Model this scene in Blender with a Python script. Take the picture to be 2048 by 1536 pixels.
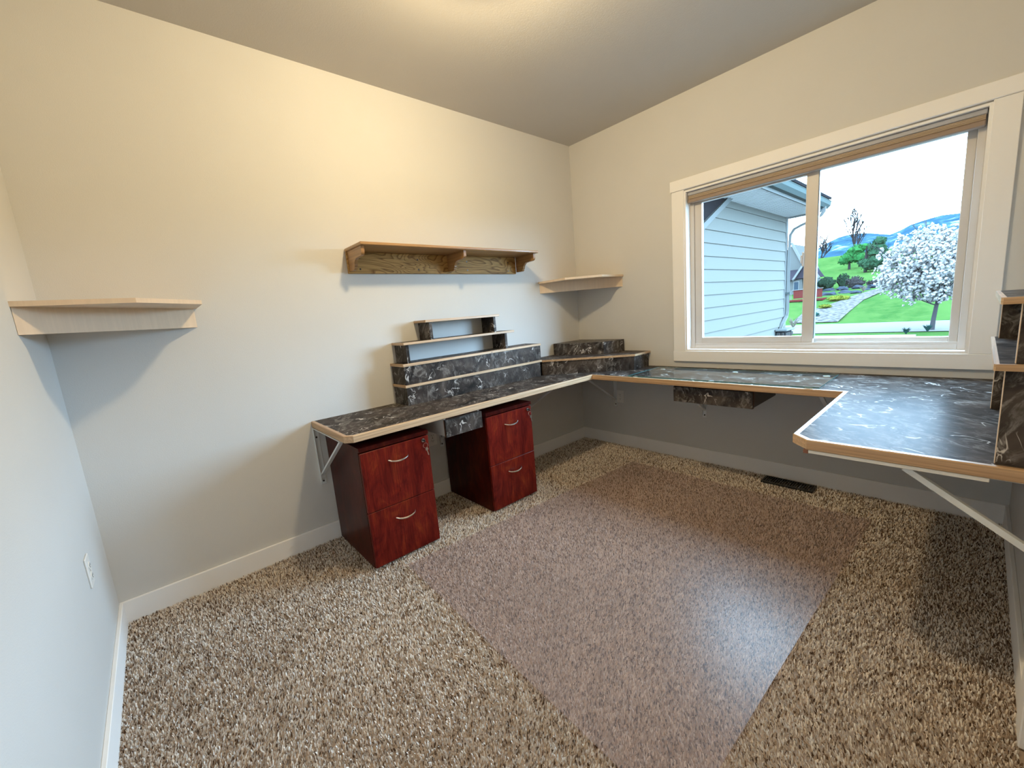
import bpy, bmesh, math, random
import numpy as np
from mathutils import Vector, Matrix, noise

for o in list(bpy.data.objects): bpy.data.objects.remove(o)
random.seed(7); rng = np.random.default_rng(7)
SC = bpy.context.scene; COL = SC.collection
W, L, H = 2.705, 3.408, 2.69          # room: x 0..W, y 0..-L, z 0..H
DZ = 0.74                             # desktop height

# ------------------------------------------------------------------ camera, world, lights, exposure
cd = bpy.data.cameras.new('camera'); cam = bpy.data.objects.new('camera', cd); COL.objects.link(cam)
cd.sensor_width = 36; cd.lens = 14.3785; cd.clip_start = 0.01; cd.clip_end = 3000
rt, dn, fw = Vector((0.66271254, 0.74425056, -0.0830855)), Vector((0.07026216, -0.17225215, -0.98254385)), Vector((-0.74557047, 0.64530636, -0.16644631))
m = Matrix.Identity(4)
for i in range(3): m[i][0] = rt[i]; m[i][1] = -dn[i]; m[i][2] = -fw[i]
m.translation = Vector((2.53693966, -3.10237141, 1.25462189))
cam.matrix_world = m; SC.camera = cam

wd = bpy.data.worlds.new('sky'); SC.world = wd; wd.use_nodes = True
bg = wd.node_tree.nodes['Background']; bg.inputs[0].default_value = (0.46, 0.72, 1.0, 1); bg.inputs[1].default_value = 37.0

def area(name, loc, rot, sx, sy, power, color, portal=False, shape='RECTANGLE'):
    ld = bpy.data.lights.new(name, 'AREA'); ld.shape = shape; ld.size = sx; ld.size_y = sy
    ld.energy = power; ld.color = color
    if portal: ld.cycles.is_portal = True
    o = bpy.data.objects.new(name, ld); o.location = loc; o.rotation_euler = rot; COL.objects.link(o); return o
area('window_portal', (1.78, 0.16, 1.45), (math.radians(-90), 0, 0), 1.5, 1.25, 1, (1, 1, 1), True)
pl = bpy.data.lights.new('ceiling_lamp_light', 'POINT'); pl.energy = 70; pl.color = (1.0, 0.785, 0.46); pl.shadow_soft_size = .06
po = bpy.data.objects.new('ceiling_lamp_light', pl); po.location = (1.26, -1.92, 2.55); COL.objects.link(po)

vs = SC.view_settings; vs.view_transform = 'Standard'; vs.look = 'None'; vs.gamma = 1; vs.use_curve_mapping = False
vs.exposure = 0.0
cy = SC.cycles
cy.use_denoising = True; cy.max_bounces = 12; cy.diffuse_bounces = 6; cy.glossy_bounces = 4
cy.transmission_bounces = 8; cy.transparent_max_bounces = 16; cy.caustics_reflective = False; cy.caustics_refractive = False
cy.sample_clamp_indirect = 6

# ------------------------------------------------------------------ helpers
class MB:
    """collects shapes of one mesh"""
    def __init__(s): s.v = []; s.f = []
    def add(s, vs_, fs): n = len(s.v); s.v += [tuple(v) for v in vs_]; s.f += [tuple(i + n for i in f) for f in fs]; return s
    def box(s, x0, x1, y0, y1, z0, z1, c=0.0):
        if x0 > x1: x0, x1 = x1, x0
        if y0 > y1: y0, y1 = y1, y0
        if c <= 0:
            return s.add([(x0,y0,z0),(x1,y0,z0),(x1,y1,z0),(x0,y1,z0),(x0,y0,z1),(x1,y0,z1),(x1,y1,z1),(x0,y1,z1)],
                     [(3,2,1,0),(4,5,6,7),(0,1,5,4),(1,2,6,5),(2,3,7,6),(3,0,4,7)])
        c = min(c, (x1-x0)/2.2, (y1-y0)/2.2, (z1-z0)/2.2)
        bm = bmesh.new(); bmesh.ops.create_cube(bm, size=1)
        for v in bm.verts: v.co = Vector(((x0+x1)/2+v.co.x*(x1-x0), (y0+y1)/2+v.co.y*(y1-y0), (z0+z1)/2+v.co.z*(z1-z0)))
        bmesh.ops.bevel(bm, geom=bm.edges[:], offset=c, segments=1, affect='EDGES')
        bm.verts.index_update(); s.add([v.co[:] for v in bm.verts], [[v.index for v in f.verts] for f in bm.faces]); bm.free(); return s
    def prism(s, poly, axis, a, b):
        """poly of 2D points extruded along axis (0,1,2) from a to b"""
        def P(p, t):
            return (t, p[0], p[1]) if axis == 0 else (p[0], t, p[1]) if axis == 1 else (p[0], p[1], t)
        n = len(poly)
        return s.add([P(p, a) for p in poly] + [P(p, b) for p in poly],
                     [tuple(range(n-1, -1, -1)), tuple(range(n, 2*n))] + [(i, (i+1) % n, (i+1) % n + n, i+n) for i in range(n)])
    def tube(s, pts, r, n=8, cap=True):
        pts = [Vector(p) for p in pts]; rs = r if isinstance(r, (list, tuple)) else [r]*len(pts)
        vs_ = []; up = None
        for i, p in enumerate(pts):
            t = (pts[min(i+1, len(pts)-1)] - pts[max(i-1, 0)]).normalized()
            if up is None: up = t.orthogonal().normalized()
            up = (up - t*up.dot(t)).normalized(); w = t.cross(up)
            for k in range(n):
                a = 2*math.pi*k/n; vs_.append(p + (up*math.cos(a)+w*math.sin(a))*rs[i])
        fs = [(i*n+k, i*n+(k+1) % n, (i+1)*n+(k+1) % n, (i+1)*n+k) for i in range(len(pts)-1) for k in range(n)]
        if cap: fs += [tuple(range(n-1, -1, -1)), tuple((len(pts)-1)*n+k for k in range(n))]
        return s.add(vs_, fs)
    def bar(s, a, b, w, h, up=(0, 0, 1)):
        """rectangular bar from a to b"""
        a, b = Vector(a), Vector(b); t = (b-a).normalized(); u = Vector(up); u = (u-t*u.dot(t)).normalized(); q = t.cross(u)
        vs_ = [p + q*sx*w/2 + u*sy*h/2 for p in (a, b) for sx, sy in ((-1,-1),(1,-1),(1,1),(-1,1))]
        return s.add(vs_, [(3,2,1,0),(4,5,6,7),(0,1,5,4),(1,2,6,5),(2,3,7,6),(3,0,4,7)])
    def ball(s, c, r, sub=1, j=0.0, sq=(1,1,1)):
        bm = bmesh.new(); bmesh.ops.create_icosphere(bm, subdivisions=sub, radius=1)
        for v in bm.verts:
            k = 1 + (noise.noise(v.co*1.7 + Vector(c)*3.1))*j*2
            v.co = Vector((c[0]+v.co.x*r*sq[0]*k, c[1]+v.co.y*r*sq[1]*k, c[2]+v.co.z*r*sq[2]*k))
        bm.verts.index_update(); s.add([v.co[:] for v in bm.verts], [[v.index for v in f.verts] for f in bm.faces]); bm.free(); return s
    def build(s, name, mat, parent=None, smooth=False, rotdata=None):
        me = bpy.data.meshes.new(name); me.from_pydata(s.v, [], s.f)
        me.validate(); me.update()
        bm = bmesh.new(); bm.from_mesh(me); bmesh.ops.recalc_face_normals(bm, faces=bm.faces); bm.to_mesh(me); bm.free()
        if smooth:
            for p in me.polygons: p.use_smooth = True
            try: me.set_sharp_from_angle(angle=math.radians(40))
            except Exception: pass
        me.materials.append(mat); o = bpy.data.objects.new(name, me); COL.objects.link(o)
        if parent: o.parent = parent
        return o
def tag(o, label=None, cat=None, group=None, kind=None):
    if label: o['label'] = label
    if cat: o['category'] = cat
    if group: o['group'] = group
    if kind: o['kind'] = kind
    return o
def empty(name, loc=(0,0,0), rz=0, **k):
    o = bpy.data.objects.new(name, None); o.empty_display_size = .05; o.location = loc; o.rotation_euler = (0,0,rz); COL.objects.link(o); return tag(o, **k)
def copy_tree(o, parent=None):
    c = o.copy(); COL.objects.link(c); c.parent = parent
    for ch in list(o.children): copy_tree(ch, c)
    return c
B = lambda *a: MB().box(*a)

# ------------------------------------------------------------------ materials
def mat(name, color=(.5,.5,.5), rough=.5, metal=0, spec=.5, coat=0, coat_r=.1):
    m = bpy.data.materials.new(name); m.use_nodes = True; b = m.node_tree.nodes['Principled BSDF']
    b.inputs['Base Color'].default_value = (*color, 1); b.inputs['Roughness'].default_value = rough
    b.inputs['Metallic'].default_value = metal; b.inputs['Specular IOR Level'].default_value = spec
    b.inputs['Coat Weight'].default_value = coat; b.inputs['Coat Roughness'].default_value = coat_r
    return m
class NT:
    def __init__(s, m): s.t = m.node_tree; s.b = s.t.nodes['Principled BSDF']
    def n(s, kind, **k):
        x = s.t.nodes.new(kind)
        for a, v in k.items(): setattr(x, a, v)
        return x
    def l(s, a, b): s.t.links.new(a, b)
    def coords(s, scale=(1,1,1), rot=(0,0,0)):
        c = s.n('ShaderNodeTexCoord'); mp = s.n('ShaderNodeMapping'); mp.inputs['Scale'].default_value = scale; mp.inputs['Rotation'].default_value = rot
        s.l(c.outputs['Object'], mp.inputs['Vector']); return mp.outputs['Vector']
    def noise(s, vec, scale, detail=4, rough=.5, dist=0):
        x = s.n('ShaderNodeTexNoise'); x.inputs['Scale'].default_value = scale; x.inputs['Detail'].default_value = detail
        x.inputs['Roughness'].default_value = rough; x.inputs['Distortion'].default_value = dist; s.l(vec, x.inputs['Vector']); return x.outputs[0]
    def ramp(s, fac, stops):
        r = s.n('ShaderNodeValToRGB'); e = r.color_ramp.elements
        while len(e) < len(stops): e.new(.5)
        for i, (p, c) in enumerate(stops): e[i].position = p; e[i].color = (*c, 1) if len(c) == 3 else c
        s.l(fac, r.inputs[0]); return r.outputs[0]
    def mix(s, fac, a, b, blend='MIX'):
        x = s.n('ShaderNodeMix', data_type='RGBA', blend_type=blend)
        if isinstance(fac, (int, float)): x.inputs[0].default_value = fac
        else: s.l(fac, x.inputs[0])
        for v, i in ((a, 6), (b, 7)):
            if isinstance(v, tuple): x.inputs[i].default_value = (*v, 1)
            else: s.l(v, x.inputs[i])
        return x.outputs[2]
    def bump(s, h, strength=.2, dist=.002):
        x = s.n('ShaderNodeBump'); x.inputs['Strength'].default_value = strength; x.inputs['Distance'].default_value = dist
        s.l(h, x.inputs['Height']); s.l(x.outputs[0], s.b.inputs['Normal'])
    def col(s, c): s.l(c, s.b.inputs['Base Color'])

def wall_mat(name, c, bump=.25, bscale=230):
    m = mat(name, c, .75, spec=.25); t = NT(m); v = t.coords()
    f = t.noise(v, 3.0, 3); t.col(t.mix(f, tuple(x*.97 for x in c), tuple(min(1, x*1.03) for x in c)))
    t.bump(t.noise(v, bscale, 3, .6), bump, .002); return m
M = {}
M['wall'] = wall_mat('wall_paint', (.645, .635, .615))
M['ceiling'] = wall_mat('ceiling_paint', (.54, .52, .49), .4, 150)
M['trim'] = wall_mat('white_trim_paint', (.90, .885, .87), .08, 60)
M['vinyl'] = mat('window_vinyl', (.66, .62, .58), .4)
M['door'] = wall_mat('door_paint', (.78, .76, .72), .05)
M['plate'] = mat('outlet_plastic', (.80, .78, .74), .35)
M['slot'] = mat('slot_dark', (.03, .03, .03), .6)
M['screw'] = mat('dark_screw', (.05, .04, .035), .35, metal=.7)
M['bracket'] = mat('bracket_enamel', (.72, .74, .74), .35)
M['chrome'] = mat('satin_nickel', (.80, .77, .72), .22, metal=1)
M['blackmetal'] = mat('register_metal', (.02, .018, .016), .4, metal=.3)
M['lightbox'] = mat('drawer_box_melamine', (.72, .70, .66), .5)

def marble(name, rough, spec=.5):
    m = mat(name, (.03,.03,.03), rough, spec=spec); t = NT(m)
    v = t.coords((1, 1, 1), (.6, .35, .75))
    big = t.noise(v, 5, 4, .6, 1.0)
    base = t.ramp(big, [(.35, (.016,.013,.012)), (.50, (.040,.032,.028)), (.66, (.075,.060,.052))])
    # feathery brush strokes, stretched on a slant
    mp = t.n('ShaderNodeMapping'); mp.inputs['Scale'].default_value = (2.4, 15, 10); t.l(v, mp.inputs['Vector'])
    w = t.noise(mp.outputs[0], 1.5, 8, .70, 1.5); wm = t.ramp(w, [(.47, (0,0,0)), (.53, (.25,.25,.25)), (.60, (.9,.9,.9)), (.66, (.15,.15,.15)), (.72, (.6,.6,.6))])
    gate = t.ramp(t.noise(v, 9, 3, .5, .8), [(.38, (.15,.15,.15)), (.58, (1,1,1))])
    c2 = t.mix(t.mix(1.0, wm, gate, 'MULTIPLY'), base, (.20,.185,.172))
    # sparse thin white veins
    g = t.noise(t.coords((1, 1, 1), (-.4, .9, .3)), 5.5, 3, .5, 1.8)
    sb = t.n('ShaderNodeMath', operation='SUBTRACT'); t.l(g, sb.inputs[0]); sb.inputs[1].default_value = .5
    ab = t.n('ShaderNodeMath', operation='ABSOLUTE'); t.l(sb.outputs[0], ab.inputs[0])
    vein = t.ramp(ab.outputs[0], [(0, (1,1,1)), (.008, (.7,.7,.7)), (.018, (0,0,0))])
    vg = t.ramp(t.noise(v, 11, 2, .5), [(.54, (0,0,0)), (.62, (1,1,1))])
    t.col(t.mix(t.mix(1.0, vein, vg, 'MULTIPLY'), c2, (.62,.59,.56))); return m
M['marble'] = marble('dark_marble_laminate', .34, .12)
M['marble_top'] = marble('dark_marble_laminate_top', .34, .010)

def wood(name, a, b, axis, rough=.4, scale=1.0, coat=0.0, contrast=1.0, lo=.78):
    """a light, b dark; grain runs along axis"""
    m = mat(name, a, rough, coat=coat); t = NT(m)
    sc = [14*scale]*3; sc[axis] = 1.1*scale; v = t.coords(tuple(sc))
    d = t.noise(v, 1.3, 3, .5, .6)
    wv = t.n('ShaderNodeTexWave', wave_type='RINGS'); wv.inputs['Scale'].default_value = 1.1; wv.inputs['Distortion'].default_value = 5; wv.inputs['Detail'].default_value = 2; wv.inputs['Detail Scale'].default_value = .6
    t.l(v, wv.inputs['Vector'])
    sc2 = [160*scale]*3; sc2[axis] = 4*scale; fine = t.noise(t.coords(tuple(sc2)), 1.0, 4, .6)
    base = t.mix(d, a, tuple((x+y)/2 for x, y in zip(a, b)))
    r = t.ramp(wv.outputs['Fac'], [(.0, (0,0,0)), (.55, (0,0,0)), (.85, (contrast,)*3), (1, (contrast*.4,)*3)])
    c = t.mix(r, base, b); fr = t.ramp(fine, [(.42, (lo,lo,lo)), (.6, (1,1,1))])
    t.col(t.mix(1.0, c, fr, 'MULTIPLY')); return m
OL, OD = (.60, .40, .23), (.36, .195, .085)
M['oak_x'] = wood('oak_grain_x', OL, OD, 0, .38, contrast=.55)
M['oak_y'] = wood('oak_grain_y', (.74, .54, .35), OD, 1, .38, contrast=.35)
M['oak_z'] = wood('oak_grain_z', OL, OD, 2, .38, contrast=.4)
M['oak_panel'] = wood('oak_panel', (.42, .25, .105), (.20, .095, .032), 1, .35, .62, .2, contrast=1.0)
m = mat('oak_panel_cathedral', (.5,.3,.14), .35, coat=.15); t = NT(m)
nz = t.noise(t.coords((4, 2.0, 8)), 1.0, 2, .4, .8); mm = t.n('ShaderNodeMath', operation='MULTIPLY'); t.l(nz, mm.inputs[0]); mm.inputs[1].default_value = 14
fr_ = t.n('ShaderNodeMath', operation='FRACT'); t.l(mm.outputs[0], fr_.inputs[0])
c = t.ramp(fr_.outputs[0], [(0, (.52,.31,.11)), (.62, (.45,.26,.09)), (.86, (.22,.11,.035)), (1, (.42,.24,.085))])
fi = t.ramp(t.noise(t.coords((150, 6, 150)), 1, 3), [(.4,(.75,.75,.75)),(.6,(1,1,1))]); t.col(t.mix(1.0, c, fi, 'MULTIPLY')); t.b.inputs['Coat Weight'].default_value = 0; t.b.inputs['Specular IOR Level'].default_value = .12; t.b.inputs['Roughness'].default_value = .5; M['oak_panel'] = m
M['oak_shelf'] = wood('oak_shelf', (.50, .295, .125), (.25, .12, .045), 1, .35, .9, .2, contrast=.5)
M['oak_br'] = wood('oak_bracket', (.42, .225, .085), (.22, .10, .035), 0, .35, 1.1, .2, contrast=.4)
M['birch'] = wood('pale_shelf_wood', (.74, .58, .42), (.70, .53, .38), 2, .5, .35, contrast=.15, lo=.95)
M['brownwood'] = mat('brown_wood_block', (.18, .07, .035), .5)

def cherry(name, k=1.0):
    m = mat(name, (.1,.01,.005), .32, spec=.12, coat=.04, coat_r=.2); t = NT(m); v = t.coords((9, 9, 2.2))
    f = t.noise(v, 1.1, 5, .6, .8); big = t.noise(t.coords((9, 9, 3.0)), 1.3, 5, .7, 1.2)
    c = t.ramp(big, [(.36, (.055*k,.004*k,.003*k)), (.55, (.105*k,.009*k,.005*k)), (.74, (.17*k,.027*k,.007*k))])
    g = t.noise(t.coords((170, 170, 7)), 1.0, 3, .6); gr = t.ramp(g, [(.4, (.7,.7,.7)), (.6, (1,1,1))])
    c2 = t.mix(1.0, c, gr, 'MULTIPLY'); t.col(c2); return m
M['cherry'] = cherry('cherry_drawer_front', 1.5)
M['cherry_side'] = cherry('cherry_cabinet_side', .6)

def clear(name, tint, rough, ior=1.45, haze=0.0, hazecol=(.8,.8,.8)):
    m = bpy.data.materials.new(name); m.use_nodes = True; t = m.node_tree; t.nodes.clear()
    o = t.nodes.new('ShaderNodeOutputMaterial'); tr = t.nodes.new('ShaderNodeBsdfTransparent'); tr.inputs[0].default_value = (*tint, 1)
    gl = t.nodes.new('ShaderNodeBsdfGlossy'); gl.inputs['Roughness'].default_value = rough
    fr = t.nodes.new('ShaderNodeFresnel'); fr.inputs[0].default_value = ior; mx = t.nodes.new('ShaderNodeMixShader')
    base = tr.outputs[0]
    if haze:
        df = t.nodes.new('ShaderNodeBsdfDiffuse'); df.inputs[0].default_value = (*hazecol, 1); mh = t.nodes.new('ShaderNodeMixShader'); mh.inputs[0].default_value = haze
        t.links.new(tr.outputs[0], mh.inputs[1]); t.links.new(df.outputs[0], mh.inputs[2]); base = mh.outputs[0]
    ge = t.nodes.new('ShaderNodeNewGeometry'); mu = t.nodes.new('ShaderNodeMath'); mu.operation = 'MULTIPLY'; iv = t.nodes.new('ShaderNodeMath'); iv.operation = 'SUBTRACT'; iv.inputs[0].default_value = 1
    t.links.new(ge.outputs['Backfacing'], iv.inputs[1]); t.links.new(fr.outputs[0], mu.inputs[0]); t.links.new(iv.outputs[0], mu.inputs[1]); t.links.new(mu.outputs[0], mx.inputs[0]); t.links.new(base, mx.inputs[1]); t.links.new(gl.outputs[0], mx.inputs[2]); t.links.new(mx.outputs[0], o.inputs[0])
    return m
M['pane'] = clear('window_pane_glass', (.97, .99, .99), 0.0)
M['deskglass'] = clear('desk_glass', (.95, .98, .98), 0.02, 1.5)
M['mat'] = clear('clear_vinyl_mat', (.95, .91, .90), .30, 1.30, .07, (.75, .66, .66))
M['glassedge'] = mat('glass_edge_green', (.07, .17, .17), .15, spec=.2)

# ------------------------------------------------------------------ setting
def struct(name, mb, m, parent=None):
    o = mb.build(name, m, parent)
    if not parent: o['kind'] = 'structure'
    return o
M['backing'] = mat('carpet_backing', (.34, .26, .20), .95)
fl = struct('floor', B(-.12, W+.12, -L-.12, .12, -.12, -.015), M['backing'])
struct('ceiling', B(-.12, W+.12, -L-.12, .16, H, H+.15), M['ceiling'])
struct('wall_left', B(-.12, 0, -L-.12, .14, -.12, H), M['wall'])
WX0, WX1, WZ0, WZ1 = 1.05, 2.512, .868, 2.035
wb = MB(); wb.box(0, WX0, 0, .14, -.12, H); wb.box(WX1, W+.12, 0, .14, -.12, H); wb.box(WX0, WX1, 0, .14, -.12, WZ0); wb.box(WX0, WX1, 0, .14, WZ1, H)
struct('wall_back', wb, M['wall'])
struct('wall_front', B(-.12, W+.12, -L-.12, -L, -.12, H), M['wall'])
DY0, DY1, DH = -2.40, -1.54, 2.05
wr = MB(); wr.box(W, W+.12, DY1, .0, -.12, H); wr.box(W, W+.12, -L, DY0, -.12, H); wr.box(W, W+.12, DY0, DY1, DH, H)
struct('wall_right', wr, M['wall'])
bh, bt = .098, .014
struct('baseboard_left', B(0, bt, -L, 0, -.014, bh, .002), M['trim'])
struct('baseboard_back', B(bt+.001, W, -bt, 0, -.014, bh, .002), M['trim'])
struct('baseboard_front', B(bt+.001, W, -L, -L+bt, -.014, bh, .002), M['trim'])
struct('baseboard_right', B(W-bt, W, -1.44, -bt-.001, -.014, bh, .002), M['trim'])
# door in the right wall (its casing just enters the frame)
dr = empty('door_1', (0,0,0), kind='structure')
c = MB(); c.box(W-.018, W, -1.54, -1.44, -.01, DH+.0, .003); c.box(W-.018, W, DY0-.1, DY0, -.01, DH, .003); c.box(W-.018, W, DY0-.12, -1.42, DH, DH+.1, .003)
c.build('door_casing', M['trim'], dr)
ds = B(W+.02, W+.055, DY0+.0005, DY1-.0005, -.014, DH-.0005, .0).build('door_slab', M['door'], dr)
MB().tube([(W+.02, -2.33, 1.0), (W-.03, -2.33, 1.0)], .012, 10).ball((W-.045, -2.33, 1.0), .027, 2).build('door_knob', M['chrome'], ds, True)

# carpet pile: one object, real tufts
def carpet():
    s = .0062; xs = np.arange(.016, W-.016, s); ys = np.arange(-L+.016, -.016, s)
    X, Y = np.meshgrid(xs, ys); X = X.ravel(); Y = Y.ravel(); n = len(X)
    X = X + rng.uniform(-.5, .5, n)*s; Y = Y + rng.uniform(-.5, .5, n)*s
    # slow field that swings the lie of the pile (vacuum marks)
    fx = np.sin(X*4.1+1.3*np.sin(Y*2.3))+.6*np.sin(Y*6.7-X*3.1); fy = np.cos(Y*3.7+1.1*np.sin(X*3.9+.5))+.5*np.sin(X*7.3+Y*2.2)
    ang = rng.uniform(0, 2*np.pi, n); k = rng.uniform(.3, 1.0, n)
    lx = .0040*np.cos(ang)*k + .0011*fx; ly = .0040*np.sin(ang)*k + .0011*fy
    wa = rng.uniform(0, np.pi, n); w = rng.uniform(.0011, .0020, n); wx = w*np.cos(wa); wy = w*np.sin(wa)
    h = rng.uniform(.0105, .0155, n) + .0006*fx
    z0 = -.0155
    V = np.zeros((n, 6, 3), np.float32)
    V[:,0] = np.stack([X-wx, Y-wy, np.full(n, z0)], 1); V[:,1] = np.stack([X+wx, Y+wy, np.full(n, z0)], 1)
    V[:,2] = np.stack([X+lx*.45-wx*1.25, Y+ly*.45-wy*1.25, z0+h*.65], 1); V[:,3] = np.stack([X+lx*.45+wx*1.25, Y+ly*.45+wy*1.25, z0+h*.65], 1)
    V[:,4] = np.stack([X+lx*1.3-wx*.8, Y+ly*1.3-wy*.8, z0+h], 1); V[:,5] = np.stack([X+lx*1.3+wx*.8, Y+ly*1.3+wy*.8, z0+h], 1)
    me = bpy.data.meshes.new('carpet_pile'); me.vertices.add(n*6); me.vertices.foreach_set('co', V.ravel())
    base = (np.arange(n)*6)[:,None]; F = (base + np.array([[0,1,3,2,2,3,5,4]])).reshape(-1).astype(np.int32)
    me.loops.add(len(F)); me.loops.foreach_set('vertex_index', F)
    me.polygons.add(n*2); me.polygons.foreach_set('loop_start', np.arange(n*2, dtype=np.int32)*4)
    me.update(calc_edges=True)
    at = me.attributes.new('tone', 'FLOAT', 'FACE'); at.data.foreach_set('value', np.repeat(rng.random(n), 2).astype(np.float32))
    m = mat('carpet_yarn', (.5,.4,.3), .9, spec=.15); t = NT(m); a = t.n('ShaderNodeAttribute'); a.attribute_name = 'tone'
    sp = t.noise(t.coords(), 130, 2, .5)
    ad = t.n('ShaderNodeMath', operation='MULTIPLY_ADD'); t.l(sp, ad.inputs[0]); ad.inputs[1].default_value = .8; ad.inputs[2].default_value = -.40
    su = t.n('ShaderNodeMath', operation='ADD'); t.l(a.outputs['Fac'], su.inputs[0]); t.l(ad.outputs[0], su.inputs[1])
    t.col(t.ramp(su.outputs[0], [(.0, (.10,.055,.032)), (.20, (.22,.145,.095)), (.29, (.74,.61,.48)), (.62, (.95,.86,.76)), (1, (.98,.94,.89))]))
    me.materials.append(m); o = bpy.data.objects.new('carpet_pile', me); COL.objects.link(o)
    return tag(o, 'brown and cream flecked carpet pile covering the whole floor', 'carpet', kind='stuff')
carpet()

# window
win = empty('window_1', (0,0,0), kind='structure')
cx0, cx1 = .957, 2.60
B(cx0, WX0, -.018, 0, .868, 2.042, .002).build('side_casing', M['trim'], win)
B(WX1, cx1, -.018, 0, .868, 2.042, .002).build('side_casing', M['trim'], win)
B(cx0-.004, cx1, -.020, 0, .787, .8675, .002).build('bottom_casing', M['trim'], win)
B(.948, W-.03, -.026, 0, 2.0425, 2.118, .003).build('head_casing', M['trim'], win)
j = MB(); t_ = .012
j.box(WX0, WX0+t_, -.012, .125, WZ0, WZ1); j.box(WX1-t_, WX1, -.012, .125, WZ0, WZ1); j.box(WX0+t_, WX1-t_, -.012, .125, WZ0, WZ0+t_); j.box(WX0+t_, WX1-t_, -.012, .125, WZ1-t_, WZ1)
j.build('jamb', M['trim'], win)
def frame(mb, x0, x1, z0, z1, w, y0, y1, wr_=None, wt=None, wbm=None):
    wr_ = wr_ or w; wt = wt or w; wbm = wbm or w
    mb.box(x0, x0+w, y0, y1, z0, z1, .002); mb.box(x1-wr_, x1, y0, y1, z0, z1, .002)
    mb.box(x0+w, x1-wr_, y0+.0005, y1-.0005, z0, z0+wbm, .002); mb.box(x0+w, x1-wr_, y0+.0005, y1-.0005, z1-wt, z1, .002)
ix0, ix1, iz0, iz1 = WX0+t_, WX1-t_, WZ0+t_, WZ1-t_
f = MB(); frame(f, ix0, ix1, iz0, iz1, .030, .055, .135); f.box(ix0+.03, ix1-.03, .058, .064, iz0+.03, iz0+.042); wf = f.build('window_frame', M['vinyl'], win)
f = MB(); frame(f, ix0+.031, 1.842, iz0+.031, iz1-.031, .052, .062, .092, .062); sl = f.build('sash', M['vinyl'], win)
f = MB(); frame(f, 1.80, ix1-.031, iz0+.031, iz1-.031, .034, .096, .128, .034); sr = f.build('sash', M['vinyl'], win)
M['stile_shade'] = mat('stile_side_shade', (.10,.13,.17), .5); B(1.8425, 1.846, .064, .095, iz0+.066, iz1-.066).build('stile_shade', M['stile_shade'], sl)  # thin strip coloured dark for the shade on the stile's side
B(ix0+.08, 1.782, .076, .080, iz0+.08, iz1-.08).build('pane', M['pane'], sl)
B(1.832, ix1-.063, .110, .114, iz0+.063, iz1-.063).build('pane', M['pane'], sr)
MB().box(1.772, 1.782, .045, .062, 1.40, 1.49, .004).box(1.766, 1.774, .040, .055, 1.42, 1.47, .003).build('latch', M['brownwood'] if False else M['vinyl'], sl)
# raised cellular shade
sh = empty('window_shade', (1.78, .03, 1.95), label='raised beige cellular shade stacked at the top of the window', cat='window shade')
def rel(o): # parts modelled in world coordinates under an empty placed elsewhere
    o.matrix_parent_inverse = Matrix.Translation(-Vector(o.parent.location)); return o
a_, b_ = ix0+.004, ix1-.004
M['rail'] = mat('shade_headrail', (.42,.42,.45), .5); M['fabric'] = mat('shade_fabric', (.50,.40,.30), .85); M['brail'] = mat('shade_bottom_rail', (.30,.22,.17), .6)
rel(B(a_, b_, .010, .050, 1.998, 2.0225, .003).build('head_rail', M['rail'], sh))
fb = MB()
for i in range(3): fb.prism([(.016,1.9965-i*.008),(.012,1.9925-i*.008),(.016,1.989-i*.008),(.044,1.989-i*.008),(.048,1.9925-i*.008),(.044,1.9965-i*.008)], 0, a_+.004, b_-.004)
rel(fb.build('pleated_fabric', M['fabric'], sh))
rel(B(a_+.002, b_-.002, .006, .050, 1.946, 1.971, .004).build('bottom_rail', M['brail'], sh))

# outlets
def outlet(loc, rz, label):
    o = empty('wall_outlet', loc, rz, label=label, cat='outlet')
    B(0, .006, -.035, .035, -.056, .056, .002).build('cover_plate', M['plate'], o)
    for s in (-1, 1):
        q = MB(); q.prism([(math.cos(a)*.0165, math.sin(a)*.0135 + s*.02) for a in [k*math.pi/8 for k in range(16)]], 0, .004, .0085); r = q.build('receptacle', M['plate'], o)
        q = MB(); q.box(.008, .0092, -.008, -.006, s*.02-.002, s*.02+.006); q.box(.008, .0092, .006, .008, s*.02-.002, s*.02+.006); q.box(.008, .0092, -.002, .002, s*.02-.009, s*.02-.005); q.build('slot', M['slot'], r)
    MB().tube([(.005,0,0),(.0075,0,0)], .0035, 8).build('screw', M['chrome'], o)
    return o
outlet((0, -1.705, .435), 0, 'white outlet between the two cherry cabinets, under the left desk run')
outlet((.435, 0, .445), -math.pi/2, 'white outlet on the window wall under the desk, beside the corner bracket')
outlet((.45, -L, .465), math.pi/2, 'white outlet low on the near blue-lit left wall')

# floor register
vn = empty('floor_vent', (1.775, -.105, 0), label='black metal floor register in the carpet below the window desk', cat='floor vent')
q = MB(); q.box(-.145, .145, -.055, -.045, -.006, .008, .001); q.box(-.145, .145, .045, .055, -.006, .008, .001); q.box(-.145, -.135, -.045, .045, -.006, .008, .001); q.box(.135, .145, -.045, .045, -.006, .008, .001)
q.build('frame', M['blackmetal'], vn)
lm = B(-.0025, .0025, -.045, .045, -.006, .006)
s0 = lm.build('louver', M['blackmetal'], vn); s0.location = (-.125, 0, 0)
for i in range(1, 19):
    s1 = s0.copy(); COL.objects.link(s1); s1.parent = vn; s1.location = (-.125+i*.0139, 0, 0)
B(-.135, .135, -.045, .045, -.009, -.006).build('duct_bottom', M['slot'], vn)

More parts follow.
